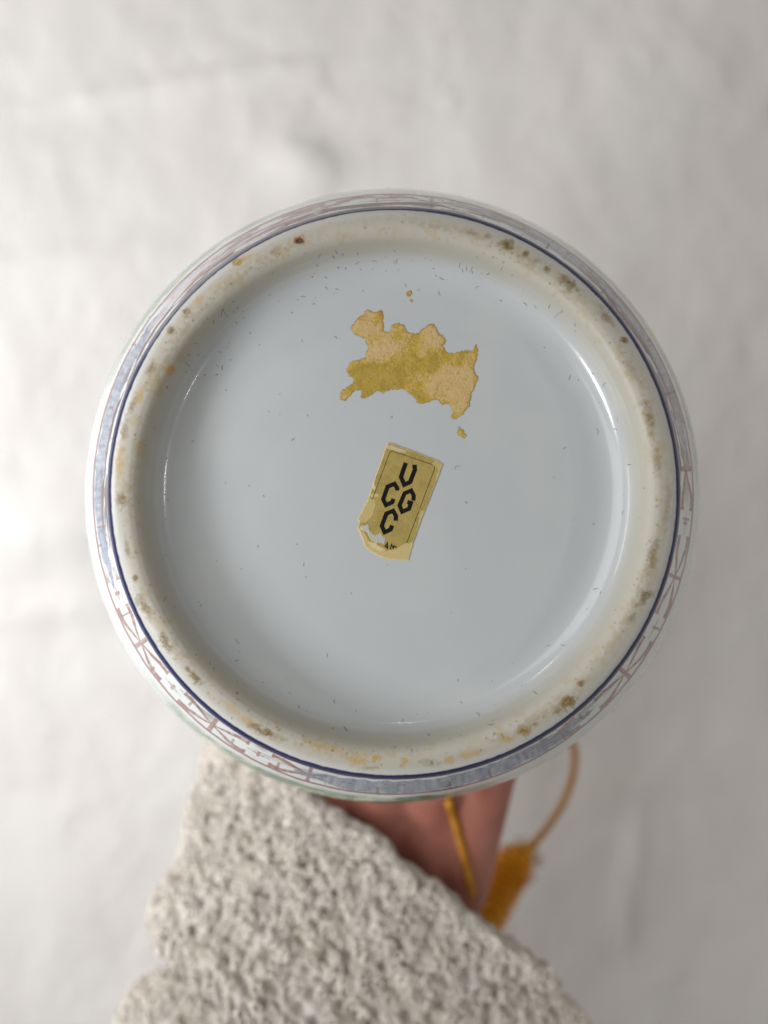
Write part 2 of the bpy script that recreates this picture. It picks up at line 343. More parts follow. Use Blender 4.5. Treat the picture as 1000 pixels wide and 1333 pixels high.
# --- things stuck to the glazed floor (all in jar coordinates)
def floor_depth(px_, py_):
    d = DF + 0.0108
    for _ in range(3):
        x = (px_-500)/FPX*d-AX.x; y = -(py_-666.5)/FPX*d-AX.y
        d = DF + np.interp(np.hypot(x, y), dense[:i_vis, 0], dense[:i_vis, 1])
    return x, y, d-DF
def on_floor(px_, py_, lift=0.0):
    x, y, t_ = floor_depth(np.asarray(px_, float), np.asarray(py_, float)); return np.stack([x, y, -t_+lift], -1)
def inside(poly, X, Y):
    r = np.zeros(X.shape, bool); n = len(poly)
    for i in range(n):
        x1, y1 = poly[i]; x2, y2 = poly[(i+1) % n]
        if y1 == y2: continue
        c = ((y1 > Y) != (y2 > Y)) & (X < (x2-x1)*(Y-y1)/(y2-y1)+x1); r ^= c
    return r
def segdist(poly, X, Y, closed=True):
    D = np.full(X.shape, 1e9); n = len(poly)
    for i in range(n if closed else n-1):
        x1, y1 = poly[i]; x2, y2 = poly[(i+1) % n]; dx, dy = x2-x1, y2-y1
        tt = np.clip(((X-x1)*dx+(Y-y1)*dy)/(dx*dx+dy*dy+1e-9), 0, 1)
        D = np.minimum(D, np.hypot(X-x1-tt*dx, Y-y1-tt*dy))
    return D
def patch(name, X, Y, sd, height, col, m, parent, extra=None):   # height-field sheet where sd>0, with its rim dropped to the floor
    keep = sd > 0
    V = on_floor(X, Y); V[..., 2] += np.where(keep, height, 0) - np.where(keep, 0, 0.00001)
    q = grid_quads(*X.shape, False); k = keep.ravel()
    q = q[k[q].any(1)]
    used = np.unique(q); re = np.full(X.size, -1); re[used] = np.arange(len(used))
    q = re[q][:, ::-1]
    return np_mesh(name, V.reshape(-1, 3)[used], q, m, parent, col.reshape(-1, 3)[used], extra={k_: a.ravel()[used] for k_, a in (extra or {}).items()})

# torn yellow glue residue
Z1 = lambda pts, s, ox, oy: [(x/s+ox, y/s+oy) for x, y in pts]
glue_poly = Z1([(130, 172), (165, 130), (215, 82), (245, 95), (292, 85), (296, 135), (300, 185), (322, 192), (330, 160), (362, 142), (395, 158), (412, 192), (455, 200), (480, 180), (510, 155), (540, 150), (556, 180), (575, 205), (600, 232),
      (585, 258), (598, 290), (640, 292), (690, 278), (718, 280), (742, 252), (752, 285), (742, 330), (730, 365), (742, 395), (755, 412), (742, 450), (722, 500), (705, 560), (680, 592), (645, 618), (615, 612), (622, 570), (606, 540), (578, 545), (545, 520), (515, 535), (468, 545), (448, 535), (440, 505), (412, 488), (385, 472),
      (345, 470), (318, 482), (290, 492), (262, 480), (235, 500), (205, 518), (178, 512), (182, 485), (160, 478), (140, 500), (112, 528), (82, 520), (86, 480), (110, 458), (140, 440), (150, 420), (122, 410), (112, 375), (128, 340), (160, 325), (205, 312), (215, 270), (205, 228), (172, 215), (145, 200)], 889/240, 420, 380)
gx, gy = np.meshgrid(np.arange(438, 628, 0.6), np.arange(376, 576, 0.6))
def signed(poly, X, Y): return np.where(inside(poly, X, Y), 1, -1)*segdist(poly, X, Y)
sd = signed(glue_poly, gx, gy)
for (x, y, r) in [(600, 562, 5.5), (604, 567, 4), (533, 382, 4.5), (536, 391, 3), (510, 543, 2.6), (597, 556, 3)]:
    sd = np.maximum(sd, r-np.hypot(gx-x, gy-y))
sd += 3.6*(fbm(gx/4.5, gy/4.5, 101, 3)-.5)+1.6*(vnoise(gx/1.6, gy/1.6, 103)-.5)
paper = fbm(gx/22+5, gy/22, 111, 3)*.75 + .25*fbm(gx/3, gy/3, 112, 3)
blob = lambda x, y, r: np.exp(-((gx-x)**2+(gy-y)**2)/r**2)
paper += .35*blob(480, 428, 20)+.3*blob(500, 455, 22)+.35*blob(560, 445, 16)+.4*blob(595, 490, 28)+.35*blob(605, 520, 16)+.25*blob(565, 505, 18)-.4*blob(505, 485, 30)-.35*blob(560, 475, 22)-.3*blob(470, 500, 18)
pm = sstep(.42, .74, paper+.35*(fbm(gx/1.8, gy/1.8, 115, 3)-.5))*sstep(1.0, 4.0, sd)
cg = np.broadcast_to(lin(184, 154, 46), gx.shape+(3,)).copy()
cg = mixc(cg, lin(160, 134, 34), .6*sstep(.45, .65, fbm(gx/7, gy/7, 121, 4)))
cg = mixc(cg, lin(198, 168, 116), .85*pm)
cg = mixc(cg, lin(190, 164, 104), .55*sstep(.55, .72, fbm(gx/2.0+gy/9, gy/3.2, 118, 4)))
cg = mixc(cg, lin(140, 110, 36), .4*sstep(.58, .74, fbm(gx/1.7, gy/1.7, 119, 3)))
cg = mixc(cg, lin(200, 176, 134), .7*pm*sstep(.5, .7, fbm(gx/2.4, gy/5, 131, 3)))
cg = mixc(cg, lin(164, 118, 34), .65*(1-sstep(0.4, 3.2, sd))*sstep(.4, .65, fbm(gx/16, gy/16, 133, 2)))
cg = mixc(cg, lin(176, 112, 22), .9*blob(497, 405, 7)+.5*blob(470, 412, 6)+.4*blob(619, 452, 6)+.4*blob(530, 383, 6))
hg = (0.00006+0.00009*pm+0.00007*fbm(gx/2.2, gy/2.2, 141, 3))*sstep(-.2, 2.5, sd)
glue_mat = mat('dried_glue', (.4, .3, .1), .55, attr='Col', bump=[(5000, .3, .0002)])
N_ = glue_mat.node_tree; at_ = N_.nodes.new('ShaderNodeAttribute'); at_.attribute_name = 'Thin'
N_.links.new(at_.outputs['Fac'], N_.nodes['Principled BSDF'].inputs['Alpha'])
thin = np.clip(sstep(.1, 2.2, sd)*(.86+.2*sstep(.35, .6, paper)+.2*pm), 0, 1)
glue = patch('glue_residue', gx, gy, sd, hg, cg, glue_mat, jar, {'Thin': thin})
glue['label'] = 'torn yellow glue residue with tan paper scraps'

# gold foil sticker
Zs = lambda pts: [(x/6.6667+450, y/6.6667+560) for x, y in pts]
st_poly = Zs([(365, 108), (400, 112), (560, 170), (740, 240), (800, 262), (846, 296), (800, 420), (745, 560), (690, 700), (640, 830), (590, 970), (548, 1132), (470, 1128), (400, 1122), (330, 1110), (270, 1085), (215, 1050), (165, 1010), (148, 950), (125, 890), (100, 850), (118, 800), (106, 770), (150, 690), (190, 600), (220, 520), (240, 450), (290, 310), (330, 200)])
sx, sy = np.meshgrid(np.arange(462, 580, 0.42), np.arange(573, 733, 0.42))
zx = (sx-450)*6.6667; zy = (sy-560)*6.6667
sd = signed(st_poly, sx, sy)+.9*(fbm(sx/4, sy/4, 201, 3)-.5)
FOIL = lin(172, 151, 86); PAPER = lin(214, 200, 150)
cs = np.broadcast_to(FOIL, sx.shape+(3,)).copy(); rough = np.full(sx.shape, .34); hs = np.full(sx.shape, .00027)
cs = mixc(cs, lin(146, 130, 66), .5*sstep(.4, .65, fbm(sx/9, sy/9, 211, 4)))
cs = mixc(cs, lin(180, 162, 96), .35*sstep(.5, .7, fbm(sx/1.6, sy/1.6, 213, 2)))
n1 = fbm(sx/3.2, sy/3.2, 221, 4)
def region(pts, colr, amt, dh, r_, rag=2.2):
    global cs, rough, hs
    m_ = sstep(-.4, .5, signed(Zs(pts), sx, sy)+1.6*rag*(n1-.5)+1.2*(vnoise(sx/.9, sy/.9, 223)-.5))
    cs = mixc(cs, lin(*colr), amt*m_); rough = rough*(1-m_)+r_*m_; hs = hs+dh*m_
region([(190, 590), (235, 600), (250, 650), (240, 710), (212, 755), (165, 800), (100, 790), (150, 690)], (190, 172, 116), .95, -.00006, .7)
region([(90, 840), (130, 850), (160, 900), (200, 955), (260, 985), (330, 1030), (350, 1048), (430, 1030), (500, 990), (585, 970), (560, 1140), (300, 1120), (140, 1010)], (196, 176, 124), .97, -.00007, .75)
region([(190, 960), (250, 985), (330, 1030), (300, 1050), (220, 1010)], (212, 194, 150), .8, .00002, .7)
region([(125, 838), (196, 818), (212, 872), (192, 885), (160, 880)], (190, 188, 180), 1, .00008, .3, 1.2)
region([(195, 880), (215, 868), (250, 915), (310, 896), (345, 940), (342, 985), (290, 982), (235, 965), (205, 935)], (186, 184, 176), 1, .00008, .3, 1.4)
region([(225, 455), (245, 450), (262, 495), (252, 522), (232, 500)], (214, 202, 168), .95, .00004, .5, 1)
region([(200, 555), (240, 545), (290, 560), (285, 575), (225, 585)], (198, 182, 132), .9, .00003, .6, 1)
region([(770, 262), (846, 290), (800, 420), (775, 440), (790, 330), (745, 300)], (190, 172, 120), .75, -.00003, .6)
region([(650, 700), (690, 690), (660, 800), (625, 830)], (198, 184, 140), .6, -.00002, .6)
region([(355, 135), (400, 130), (530, 180), (520, 196), (440, 185), (360, 160)], (206, 192, 156), .8, .00004, .3, 1)
cs = mixc(cs, lin(210, 194, 142), .85*(1-sstep(.5, 1.9, sd+1.2*(n1-.5))))
border = Zs([(232, 600), (262, 520), (375, 215), (388, 190), (405, 182), (425, 188), (745, 296), (768, 314), (770, 340), (640, 690), (532, 975)])
bl = sstep(.85, .3, segdist(border, sx, sy, False))*sstep(.16, .34, fbm(sx/3, sy/3, 231, 2))
cs = mixc(cs, lin(62, 54, 26), .85*bl)
for _ in range(26):                                   # scuffs in the foil
    x0, y0 = rng.uniform(485, 560), rng.uniform(585, 715); a_ = rng.uniform(0, 6.28); l_ = rng.uniform(1, 4)
    cs = mixc(cs, lin(*( (206, 196, 140) if rng.random() < .6 else (96, 84, 40))), .5*sstep(.5, .1, segdist([(x0, y0), (x0+l_*math.cos(a_), y0+l_*math.sin(a_))], sx, sy, False)))
hs = (hs+.00003*fbm(sx/1.2, sy/1.2, 241, 2))*sstep(-.1, .7, sd)+.00010*sstep(470+14, 466, sx)*sstep(660, 700, sy)
foil = mat('gold_foil', FOIL, .35, attr='Col', rattr='Rough', bump=[(2500, .15, .0003), (400, .1, .0004)]); foil.node_tree.nodes['Principled BSDF'].inputs['Metallic'].default_value = .12
sticker = patch('sticker', sx, sy, sd, hs, cs, foil, jar, {'Rough': rough})
sticker['label'] = 'gold foil sticker with black hexagon letters and torn lower corner'
inkm = mat('black_ink', lin(11, 11, 11), .5, spec=.2)
def letter(strokes, w, name='letter'):
    bm = bmesh.new()
    for line in strokes:
        pts = [Vector(q) for q in line]; n = len(pts); Lp, Rp = [], []
        for i in range(n):
            a = (pts[i]-pts[i-1]).normalized() if i else None; b = (pts[i+1]-pts[i]).normalized() if i < n-1 else None
            dv = ((a+b).normalized() if a and b else (a or b)); nv = Vector((-dv.y, dv.x)); k = 1/max(.5, nv.dot(Vector((-(b or a).y, (b or a).x))))
            e = Vector((0, 0)) if (a and b) else Vector((0, 0))
            Lp.append(pts[i]+nv*w/2*k+e); Rp.append(pts[i]-nv*w/2*k+e)
        co = Zs([tuple(q) for q in Lp+Rp]); top = on_floor([c[0] for c in co], [c[1] for c in co], .000325)
        bot = on_floor([c[0] for c in co], [c[1] for c in co], .00025)
        vt = [bm.verts.new(q) for q in top]; vb = [bm.verts.new(q) for q in bot]
        for i in range(n-1):
            for (A, B, C_, D_) in ((vt[i], vt[i+1], vt[n+i+1], vt[n+i]), (vb[i], vb[i+1], vt[i+1], vt[i]), (vt[n+i], vt[n+i+1], vb[n+i+1], vb[n+i])):
                try: bm.faces.new((A, B, C_, D_))
                except ValueError: pass
        for i in (0, n-1): bm.faces.new((vt[i], vt[n+i], vb[n+i], vb[i]))
    bmesh.ops.recalc_face_normals(bm, faces=bm.faces)
    me = bpy.data.meshes.new(name); bm.to_mesh(me); bm.free(); me.materials.append(inkm)
    o = bpy.data.objects.new(name, me); COL.objects.link(o); o.parent = sticker
    return o
letter([[(522, 284), (480, 406), (508, 474), (560, 450), (600, 345), (598, 300)]], 38)
letter([[(446, 524), (448, 505), (424, 466), (364, 490), (326, 600), (350, 650), (404, 626), (416, 596)]], 37)
letter([[(588, 612), (590, 566), (569, 524), (512, 548), (468, 652), (490, 708), (550, 682), (566, 632), (535, 622)]], 36)
letter([[(434, 786), (437, 745), (412, 700), (354, 724), (314, 830), (338, 886), (390, 862), (404, 826)]], 37)
letter([[(338, 1012), (362, 978), (364, 1032)], [(346, 1012), (364, 1014)]], 12)
letter([[(386, 1032), (398, 990), (412, 1024), (420, 1004), (440, 1016)]], 11)

# lint and pigment specks lying on the glazed base
def specks():
    bm = bmesh.new(); n = 0
    for k in range(210):
        q = rng.random(); a = rng.uniform(0, 2*math.pi)
        if q < .28: a = rng.uniform(math.radians(55), math.radians(150))
        pr = abs(rng.normal(0, 1))*24; pr = 318-pr if rng.random() < .62 else 318*math.sqrt(rng.random())
        x0 = 512+pr*math.cos(a); y0 = 643-pr*math.sin(a)
        if 440 < x0 < 630 and 395 < y0 < 555 or 460 < x0 < 582 and 570 < y0 < 735: continue
        L = rng.choice([1.4, 2.2, 3.5, 5, 7, 9], p=[.30, .22, .22, .14, .08, .04]); w = rng.uniform(.35, .9)
        an = a + rng.normal(.8, .7); cv = rng.normal(0, .25)
        pts = []
        for i in range(4):
            u = (i/3-.5)*L; th = an+cv*i
            pts.append((x0+u*math.cos(th), y0-u*math.sin(th), -math.sin(th), -math.cos(th), w*(1-.7*abs(i/3-.5)*2*.8)))
        prof = []
        for (x, y, nx, ny, ww) in pts:
            e = on_floor([x-nx*ww, x, x+nx*ww], [y-ny*ww, y, y+ny*ww], .00003); e[1, 2] += .00006
            prof.append([bm.verts.new(c) for c in e])
        for i in range(3):
            for j in range(2): bm.faces.new((prof[i][j], prof[i][j+1], prof[i+1][j+1], prof[i+1][j]))
    bmesh.ops.recalc_face_normals(bm, faces=bm.faces)
    me = bpy.data.meshes.new('dust_specks'); bm.to_mesh(me); bm.free(); me.materials.append(mat('grey_lint', lin(136, 141, 144), .8))
    o = bpy.data.objects.new('dust_specks', me); COL.objects.link(o); o.parent = jar; o['kind'] = 'stuff'
specks()

# ------------------------------------------------------------------ the person holding it: hand and sleeve
WR = P(525, 1155, .292)
person = empty('person', 'hand from a cream bouclé knit sleeve holding up the porcelain jar from below', 'person', tuple(P(420, 1380, .245)))
skin = mat('skin', lin(172, 114, 98), .5, spec=.35, bump=[(700, .25, .0006), (160, .2, .001)], sss=(.15, (1, .35, .2), .004), tint=(70, .6, lin(140, 76, 66)))
def jarpt(az, t_, off):       # point outside the jar wall, off metres from it, at angle az (deg) and depth t_ below the foot
    k = np.argmax((dense[:, 1] >= t_) & (np.arange(len(dense)) > i_vis)) if t_ > .047 else i_vis
    r = dense[k, 0]; n = Vector((nr_[k, 0], nr_[k, 1]))
    a = math.radians(az); rr = r+n.x*off; z = -t_+n.y*off
    return Vector((AX.x+rr*math.cos(a), AX.y+rr*math.sin(a), ZF+z))
def make_hand():
    bm = bmesh.new()
    def cap(a, b, ra, rb):
        a, b = Vector(a), Vector(b); n = max(2, int((b-a).length/.0035))
        for i in range(n+1):
            f = i/n; c = a.lerp(b, f); r = ra*(1-f)+rb*f
            g = bmesh.ops.create_icosphere(bm, subdivisions=2, radius=r)
            for v_ in g['verts']: v_.co += c
    w = WR
    side = Vector((1, .12, 0)).normalized()
    for k in (-1, 0, 1):                              # flattened forearm and wrist
        cap(P(300, 1700, .287)+side*.014*k, P(430, 1380, .291)+side*.011*k, .028, .0215)
        cap(P(430, 1380, .291)+side*.011*k, w+side*.011*k, .0215, .018)
    kn = [(-112, .112, .0135), (-97, .114, .0135), (-81, .112, .013), (-66, .108, .012)]
    for i, (az, t_, r) in enumerate(kn):              # palm: metacarpals from the wrist to the knuckles below the jar
        k0 = w+side*(-.018+.012*i)
        m1 = jarpt([-104, -93, -82, -72][i], .104, .0165)
        kp = jarpt(az, t_, r+.0005)
        cap(k0, m1, .017, .0155); cap(m1, kp, .0155, r)
        L = [.044, .048, .044, .036][i]
        # three finger joints that follow the shoulder of the jar towards its neck
        pts = [kp]
        ts = [.124, .134, .1425] if i != 3 else [.120, .129, .137]
        azs = [az+(-90-az)*-.12*j for j in (1, 2, 3)]
        rs = [.0098, .0090, .0080, .0068]
        for j in range(3): pts.append(jarpt(azs[j], ts[j], rs[j+1]+.0003))
        for j in range(3): cap(pts[j], pts[j+1], r if j == 0 else rs[j], rs[j+1])
    # thumb: leaves the side of the palm and lies round the wall of the jar on the left
    th = [w+side*(-.018), jarpt(-116, .106, .0145), jarpt(-134, .113, .0118), jarpt(-152, .116, .0103), jarpt(-166, .117, .0090)]
    rr = [.017, .014, .0115, .0100, .0085]
    for j in range(4): cap(th[j], th[j+1], rr[j], rr[j+1])
    me = bpy.data.meshes.new('hand'); bm.to_mesh(me); bm.free()
    o = bpy.data.objects.new('hand', me); COL.objects.link(o)
    m_ = o.modifiers.new('r', 'REMESH'); m_.mode = 'VOXEL'; m_.voxel_size = .0016; m_.use_smooth_shade = True
    sm = o.modifiers.new('s', 'SMOOTH'); sm.factor = .5; sm.iterations = 7
    ev = o.evaluated_get(bpy.context.evaluated_depsgraph_get()); new = bpy.data.meshes.new_from_object(ev)
    o.modifiers.clear(); o.data = new; new.name = 'hand'; new.materials.clear(); new.materials.append(skin)
    for p_ in new.polygons: p_.use_smooth = True
    return o
hand = make_hand()
hand_bvh = BVHTree.FromPolygons([v_.co for v_ in hand.data.vertices], [list(p_.vertices) for p_ in hand.data.polygons])
unparent_loc(hand, person)

# chunky boucle sleeve
def make_sleeve():
    ringdef = [  # left px, right px, depth, half thickness, forward bulge px, squeeze
        ((274, 975), (754, 1345), .285, .028, 70), ((258, 1012), (758, 1410), .285, .030, 66), ((243, 1070), (756, 1495), .285, .033, 60),
        ((236, 1108), (750, 1560), .284, .0345, 58), ((212, 1146), (746, 1600), .283, .0360, 58), ((196, 1186), (742, 1640), .281, .0385, 64),
        ((198, 1220), (736, 1665), .280, .0375, 70), ((222, 1246), (700, 1672), .287, .021, 74), ((200, 1266), (700, 1700), .286, .023, 62), ((168, 1296), (712, 1740), .284, .030, 54),
        ((148, 1340), (712, 1800), .283, .033, 44), ((126, 1420), (700, 1900), .281, .036, 34), ((90, 1550), (670, 2000), .279, .038, 20), ((40, 1720), (610, 2150), .277, .040, 10)]
    A = []
    for (l, r, d, h, bl) in ringdef:
        Lw, Rw = P(*l, d), P(*r, d+.004); A.append(np.r_[np.array(Lw), np.array(Rw), h, bl])
    A = catmull(A, 30); nr = len(A); na = 520
    ph = np.arange(na)/na*2*np.pi
    Lw = A[:, :3]; Rw = A[:, 3:6]; Cc = (Lw+Rw)/2; Wv = (Rw-Lw)/2
    fw = np.stack([-Wv[:, 1], Wv[:, 0], np.zeros(nr)], 1); fw /= np.linalg.norm(fw, axis=1)[:, None]
    fw *= (A[:, 7]*.285/FPX)[:, None]
    Tv = np.stack([np.zeros(nr), np.zeros(nr), A[:, 6]], 1)
    cph, sph = np.cos(ph), np.sin(ph)
    e = .9
    cx = np.sign(cph)*np.abs(cph)**e; sx_ = np.sign(sph)*np.abs(sph)**e
    V = Cc[:, None]+Wv[:, None]*cx[None, :, None]+Tv[:, None]*sx_[None, :, None]+fw[:, None]*(np.clip(sph, -.6, 1)**1)[None, :, None]
    # resample along the length so that the stitches are even
    dl = np.linalg.norm(np.diff(V, axis=0), axis=2).mean(1); ll = np.r_[0, np.cumsum(dl)]
    n2 = 440; lt = np.linspace(0, ll[-1], n2)
    V = np.stack([[np.interp(lt, ll, V[:, j, k]) for k in range(3)] for j in range(na)], 0).transpose(2, 0, 1)
    def normals(V):
        du = np.roll(V, -1, 1)-np.roll(V, 1, 1); dv = np.gradient(V, axis=0); n = np.cross(du, dv); n /= np.linalg.norm(n, axis=2)[..., None]+1e-12; return n
    Nn = normals(V)
    if (Nn[:, na//4, 2] < 0).mean() > .5: Nn = -Nn
    circ = np.linalg.norm(np.roll(V, -1, 1)-V, axis=2); u = np.cumsum(circ.mean(0)); u = u/u[-1]; per = circ.mean(0).sum()
    U = np.repeat(u[None]*per, n2, 0); Vv = np.repeat(lt[:, None], na, 1)
    def worley(U, Vv, cell, s, per):
        nu = max(1, int(round(per/cell))); gu = U/per*nu; gv = Vv/cell; iu = np.floor(gu); iv = np.floor(gv); D = np.full(U.shape, 9.); W_ = np.zeros(U.shape)
        for a in (-1, 0, 1):
            for b in (-1, 0, 1):
                cu = np.mod(iu+a, nu); cvv = iv+b
                fx = iu+a+.15+.7*hash2(cu, cvv, s); fy = iv+b+.15+.7*hash2(cu, cvv, s+5); dd = np.hypot(gu-fx, gv-fy)
                w_ = hash2(cu, cvv, s+9); W_ = np.where(dd < D, w_, W_); D = np.minimum(D, dd)
        return D, W_
    warp = .0012*(fbm(U/.006, Vv/.006, 301, 2)-.5)
    D1, w1 = worley(U+warp, Vv*1.0+warp, .0052, 311, per); D2, w2 = worley(U, Vv+warp, .0031, 321, per)
    hgt = -.0030*np.exp(-(D1/.40)**2)*sstep(.2, .7, w1) - .0007*np.exp(-(D2/.36)**2)*w2 + .0011*(fbm(U/.0042, Vv/.0042, 331, 3)-.5)*2 + .0005*(vnoise(U/.0011, Vv/.0011, 341)-.5) + .0022*(fbm(U/.02, Vv/.02, 351, 2)-.5)
    # ribbed hem just above the fold
    fold = np.interp(7*30, np.arange(nr), ll)
    rib = np.exp(-((Vv-fold+.014)/.009)**2)
    hgt = hgt*(1-.55*rib)+rib*.0017*np.sin(U/.0052*2*np.pi)
    hgt = hgt-.006*np.exp(-((Vv-fold)/.004)**2)
    edge = np.exp(-(Vv/.004)**2)
    hgt = hgt*(1-.3*edge)+.0022*np.exp(-(Vv/.006)**2)
    V2 = V+Nn*hgt[..., None]
    ax0 = (V[12].mean(0)-V[0].mean(0)); ax0 /= np.linalg.norm(ax0)
    wav = (.006*(fbm(U/.03, U*0, 395, 2)-.5)+.0022*(vnoise(U/.005, U*0, 396)-.5))*np.exp(-(Vv/.02)**2)
    V2 = V2+ax0*wav[..., None]; V = V+ax0*wav[..., None]
    # turned-in edge and inner lining
    axis = (V[12].mean(0)-V[0].mean(0)); axis /= np.linalg.norm(axis)
    inn = []; rr_ = .0024*(1+.5*(vnoise(U[0]/.0035, U[0]*0, 391)-.5))[:, None]
    for a_ in np.linspace(.25, math.pi, 9):
        inn.append(V2[0]+Nn[0]*rr_*(math.cos(a_)-1)-axis*rr_*math.sin(a_)*1.2)
    for k in range(1, 12): inn.append(V[k*4]-Nn[k*4]*.0046)
    Vall = np.concatenate([np.array(inn[::-1]), V2], 0)
    U_all = np.concatenate([np.repeat(U[:1], len(inn), 0), U], 0); V_all = np.concatenate([np.repeat(Vv[:1]-.002, len(inn), 0), Vv], 0)
    tone = fbm(U_all/.004, V_all/.004, 361, 3); C = np.broadcast_to(lin(184, 177, 168), Vall.shape).copy()
    C = mixc(C, lin(170, 159, 142), .6*sstep(.45, .7, tone)); C = mixc(C, lin(196, 191, 186), .6*sstep(.5, .7, fbm(U_all/.011, V_all/.011, 371, 3)))
    C = mixc(C, lin(140, 140, 144), .6*sstep(.90, .95, vnoise(U_all/.003, V_all/.003, 381)))
    m = mat('boucle_wool', (.6, .57, .52), .95, attr='Col', spec=.1, sheen=.1)
    q = grid_quads(len(Vall), na, True); g0 = (20*na+na//4); k = np.argmax(q[:, 0] == g0)
    e1 = Vall.reshape(-1, 3)[q[k]]; nq = np.cross(e1[1]-e1[0], e1[2]-e1[0])
    if nq[2] < 0: q = q[:, ::-1]
    o = np_mesh('sleeve', Vall, q, m, None, C)
    # the boucle itself: small loops of yarn caught all over the knit
    nl = 19000; r0 = (rng.random(nl)**1.5*(n2-40)).astype(int)+1; j0 = rng.integers(0, na, nl)
    r0[:520] = rng.integers(0, 4, 520)
    keep_ = ~((D1[r0, j0] < .42) & (w1[r0, j0] > .38) & (rng.random(nl) < .9)) & ~((np.abs(Vv[r0, j0]-fold+.012) < .009) & (rng.random(nl) < .85)); r0, j0 = r0[keep_], j0[keep_]; nl = len(r0)
    c_ = V2[r0, j0]; n_ = Nn[r0, j0]; n_ = n_+.35*rng.normal(0, 1, n_.shape); n_ /= np.linalg.norm(n_, axis=1)[:, None]
    e1 = np.cross(n_, rng.normal(0, 1, (nl, 3))); e1 /= np.linalg.norm(e1, axis=1)[:, None]; e2 = np.cross(n_, e1)
    R1 = rng.uniform(.0009, .0021, nl)[:, None, None]; R2 = R1*rng.uniform(.5, 1, (nl, 1, 1)); rt_ = rng.uniform(.00030, .00060, nl)[:, None, None]
    M, K = 10, 5; t_ = (np.arange(M)/M*2*np.pi)[None, :, None]; pz = rng.uniform(0, 6.28, (nl, 1, 1))
    lift = rng.uniform(-.0002, .0005, (nl, 1, 1))
    Pc = c_[:, None]+e1[:, None]*R1*np.cos(t_)+e2[:, None]*R2*np.sin(t_)+n_[:, None]*(lift+.0007*np.sin(t_+pz)+.0003*np.sin(2*t_+2*pz))
    Tn = np.roll(Pc, -1, 1)-np.roll(Pc, 1, 1); Tn /= np.linalg.norm(Tn, axis=2)[..., None]; Bn = np.cross(Tn, n_[:, None]); Bn /= np.linalg.norm(Bn, axis=2)[..., None]; Un = np.cross(Bn, Tn)
    k_ = np.arange(K)/K*2*np.pi; rt_ = rt_*(1+.25*np.sin(3*t_+pz))
    VL = (Pc[:, :, None]+Bn[:, :, None]*(rt_[..., None]*np.cos(k_)[None, None, :, None])+Un[:, :, None]*(rt_[..., None]*np.sin(k_)[None, None, :, None])).reshape(-1, 3)
    m0 = np.arange(M)[:, None]; k0_ = np.arange(K)[None]; q1 = np.stack([m0*K+k0_, m0*K+(k0_+1) % K, ((m0+1) % M)*K+(k0_+1) % K, ((m0+1) % M)*K+k0_], -1).reshape(-1, 4)
    QL = (np.arange(nl)[:, None, None]*(M*K)+q1[None]).reshape(-1, 4)
    CL = np.repeat(lin(208, 201, 191)[None]*(1+.10*rng.normal(0, 1, (nl, 1))).clip(.6, 1.25), M*K, 0)
    loops = np_mesh('yarn_loops', VL, QL, m, o, CL); loops['kind'] = 'stuff'
    # loose wool fibres standing off the knit
    nf = 42000; ii = rng.integers(2, n2-3, nf); jj = rng.integers(0, na, nf)
    b0 = V2[ii, jj]; nn = Nn[ii, jj]; rd = rng.normal(0, 1, (nf, 3)); rd /= np.linalg.norm(rd, axis=1)[:, None]
    d1 = nn*.8+rd*.9; d1 /= np.linalg.norm(d1, axis=1)[:, None]; d2 = nn*.3+rd+rng.normal(0, .5, (nf, 3)); d2 /= np.linalg.norm(d2, axis=1)[:, None]
    ln = rng.uniform(.001, .0032, nf)[:, None]; pw = np.cross(d1, rng.normal(0, 1, (nf, 3))); pw /= np.linalg.norm(pw, axis=1)[:, None]; pw *= .00005
    p1 = b0+d1*ln*.5; p2 = p1+d2*ln*.5
    Vf = np.stack([b0-pw, b0+pw, p1+pw*.8, p1-pw*.8, p2+pw*.3, p2-pw*.3], 1).reshape(-1, 3); k = np.arange(nf)[:, None]*6
    q = np.concatenate([k+np.array([[0, 1, 2, 3]]), k+np.array([[3, 2, 4, 5]])], 0)
    f = np_mesh('wool_fibres', Vf, q, mat('wool_fibre', lin(226, 220, 210), .95, spec=.1)); f['kind'] = 'stuff'
    return o, f
sleeve, fibres = make_sleeve()
fibres.parent = sleeve
unparent_loc(sleeve, person)
sleeve['label'] = 'loose cream bouclé knit sleeve'

# ------------------------------------------------------------------ gold cord with its tassel
def on_hand(x, y, off):
    o = Vector((0, 0, H)); d = (P(x, y, 1)-o).normalized(); h = hand_bvh.ray_cast(o, d)
    return h[0]-d*off if h[0] else None
cordm = mat('gold_silk', lin(190, 130, 10), .42, spec=.4, bump=[(1500, .3, .0004)], tint=(300, .6, lin(146, 82, 12)))
tassel = empty('silk_tassel', 'gold silk cord looped over the wrist with a wound tassel behind the sleeve edge', 'tassel', tuple(P(660, 1135, .30)))
path = []
for (x, y) in [(630, 1185), (620, 1160), (607, 1125), (598, 1090), (590, 1060), (585, 1040)]:
    q = on_hand(x, y, .0007)
    path.append(q if q else P(x, y, .29))
path[1] = on_hand(614, 1160, -.0005) or path[2]; path[0] = path[1]+(path[1]-path[2])*.5-Vector((0, 0, .006))
path += [P(600, 1010, .300), P(645, 990, .322), P(700, 962, .345), P(735, 955, .352), P(748, 975, .350), P(746, 1008, .348), P(734, 1043, .345), P(715, 1074, .341), P(700, 1092, .337), P(686, 1108, .334)]
pc = catmull([np.array(q) for q in path], 26)
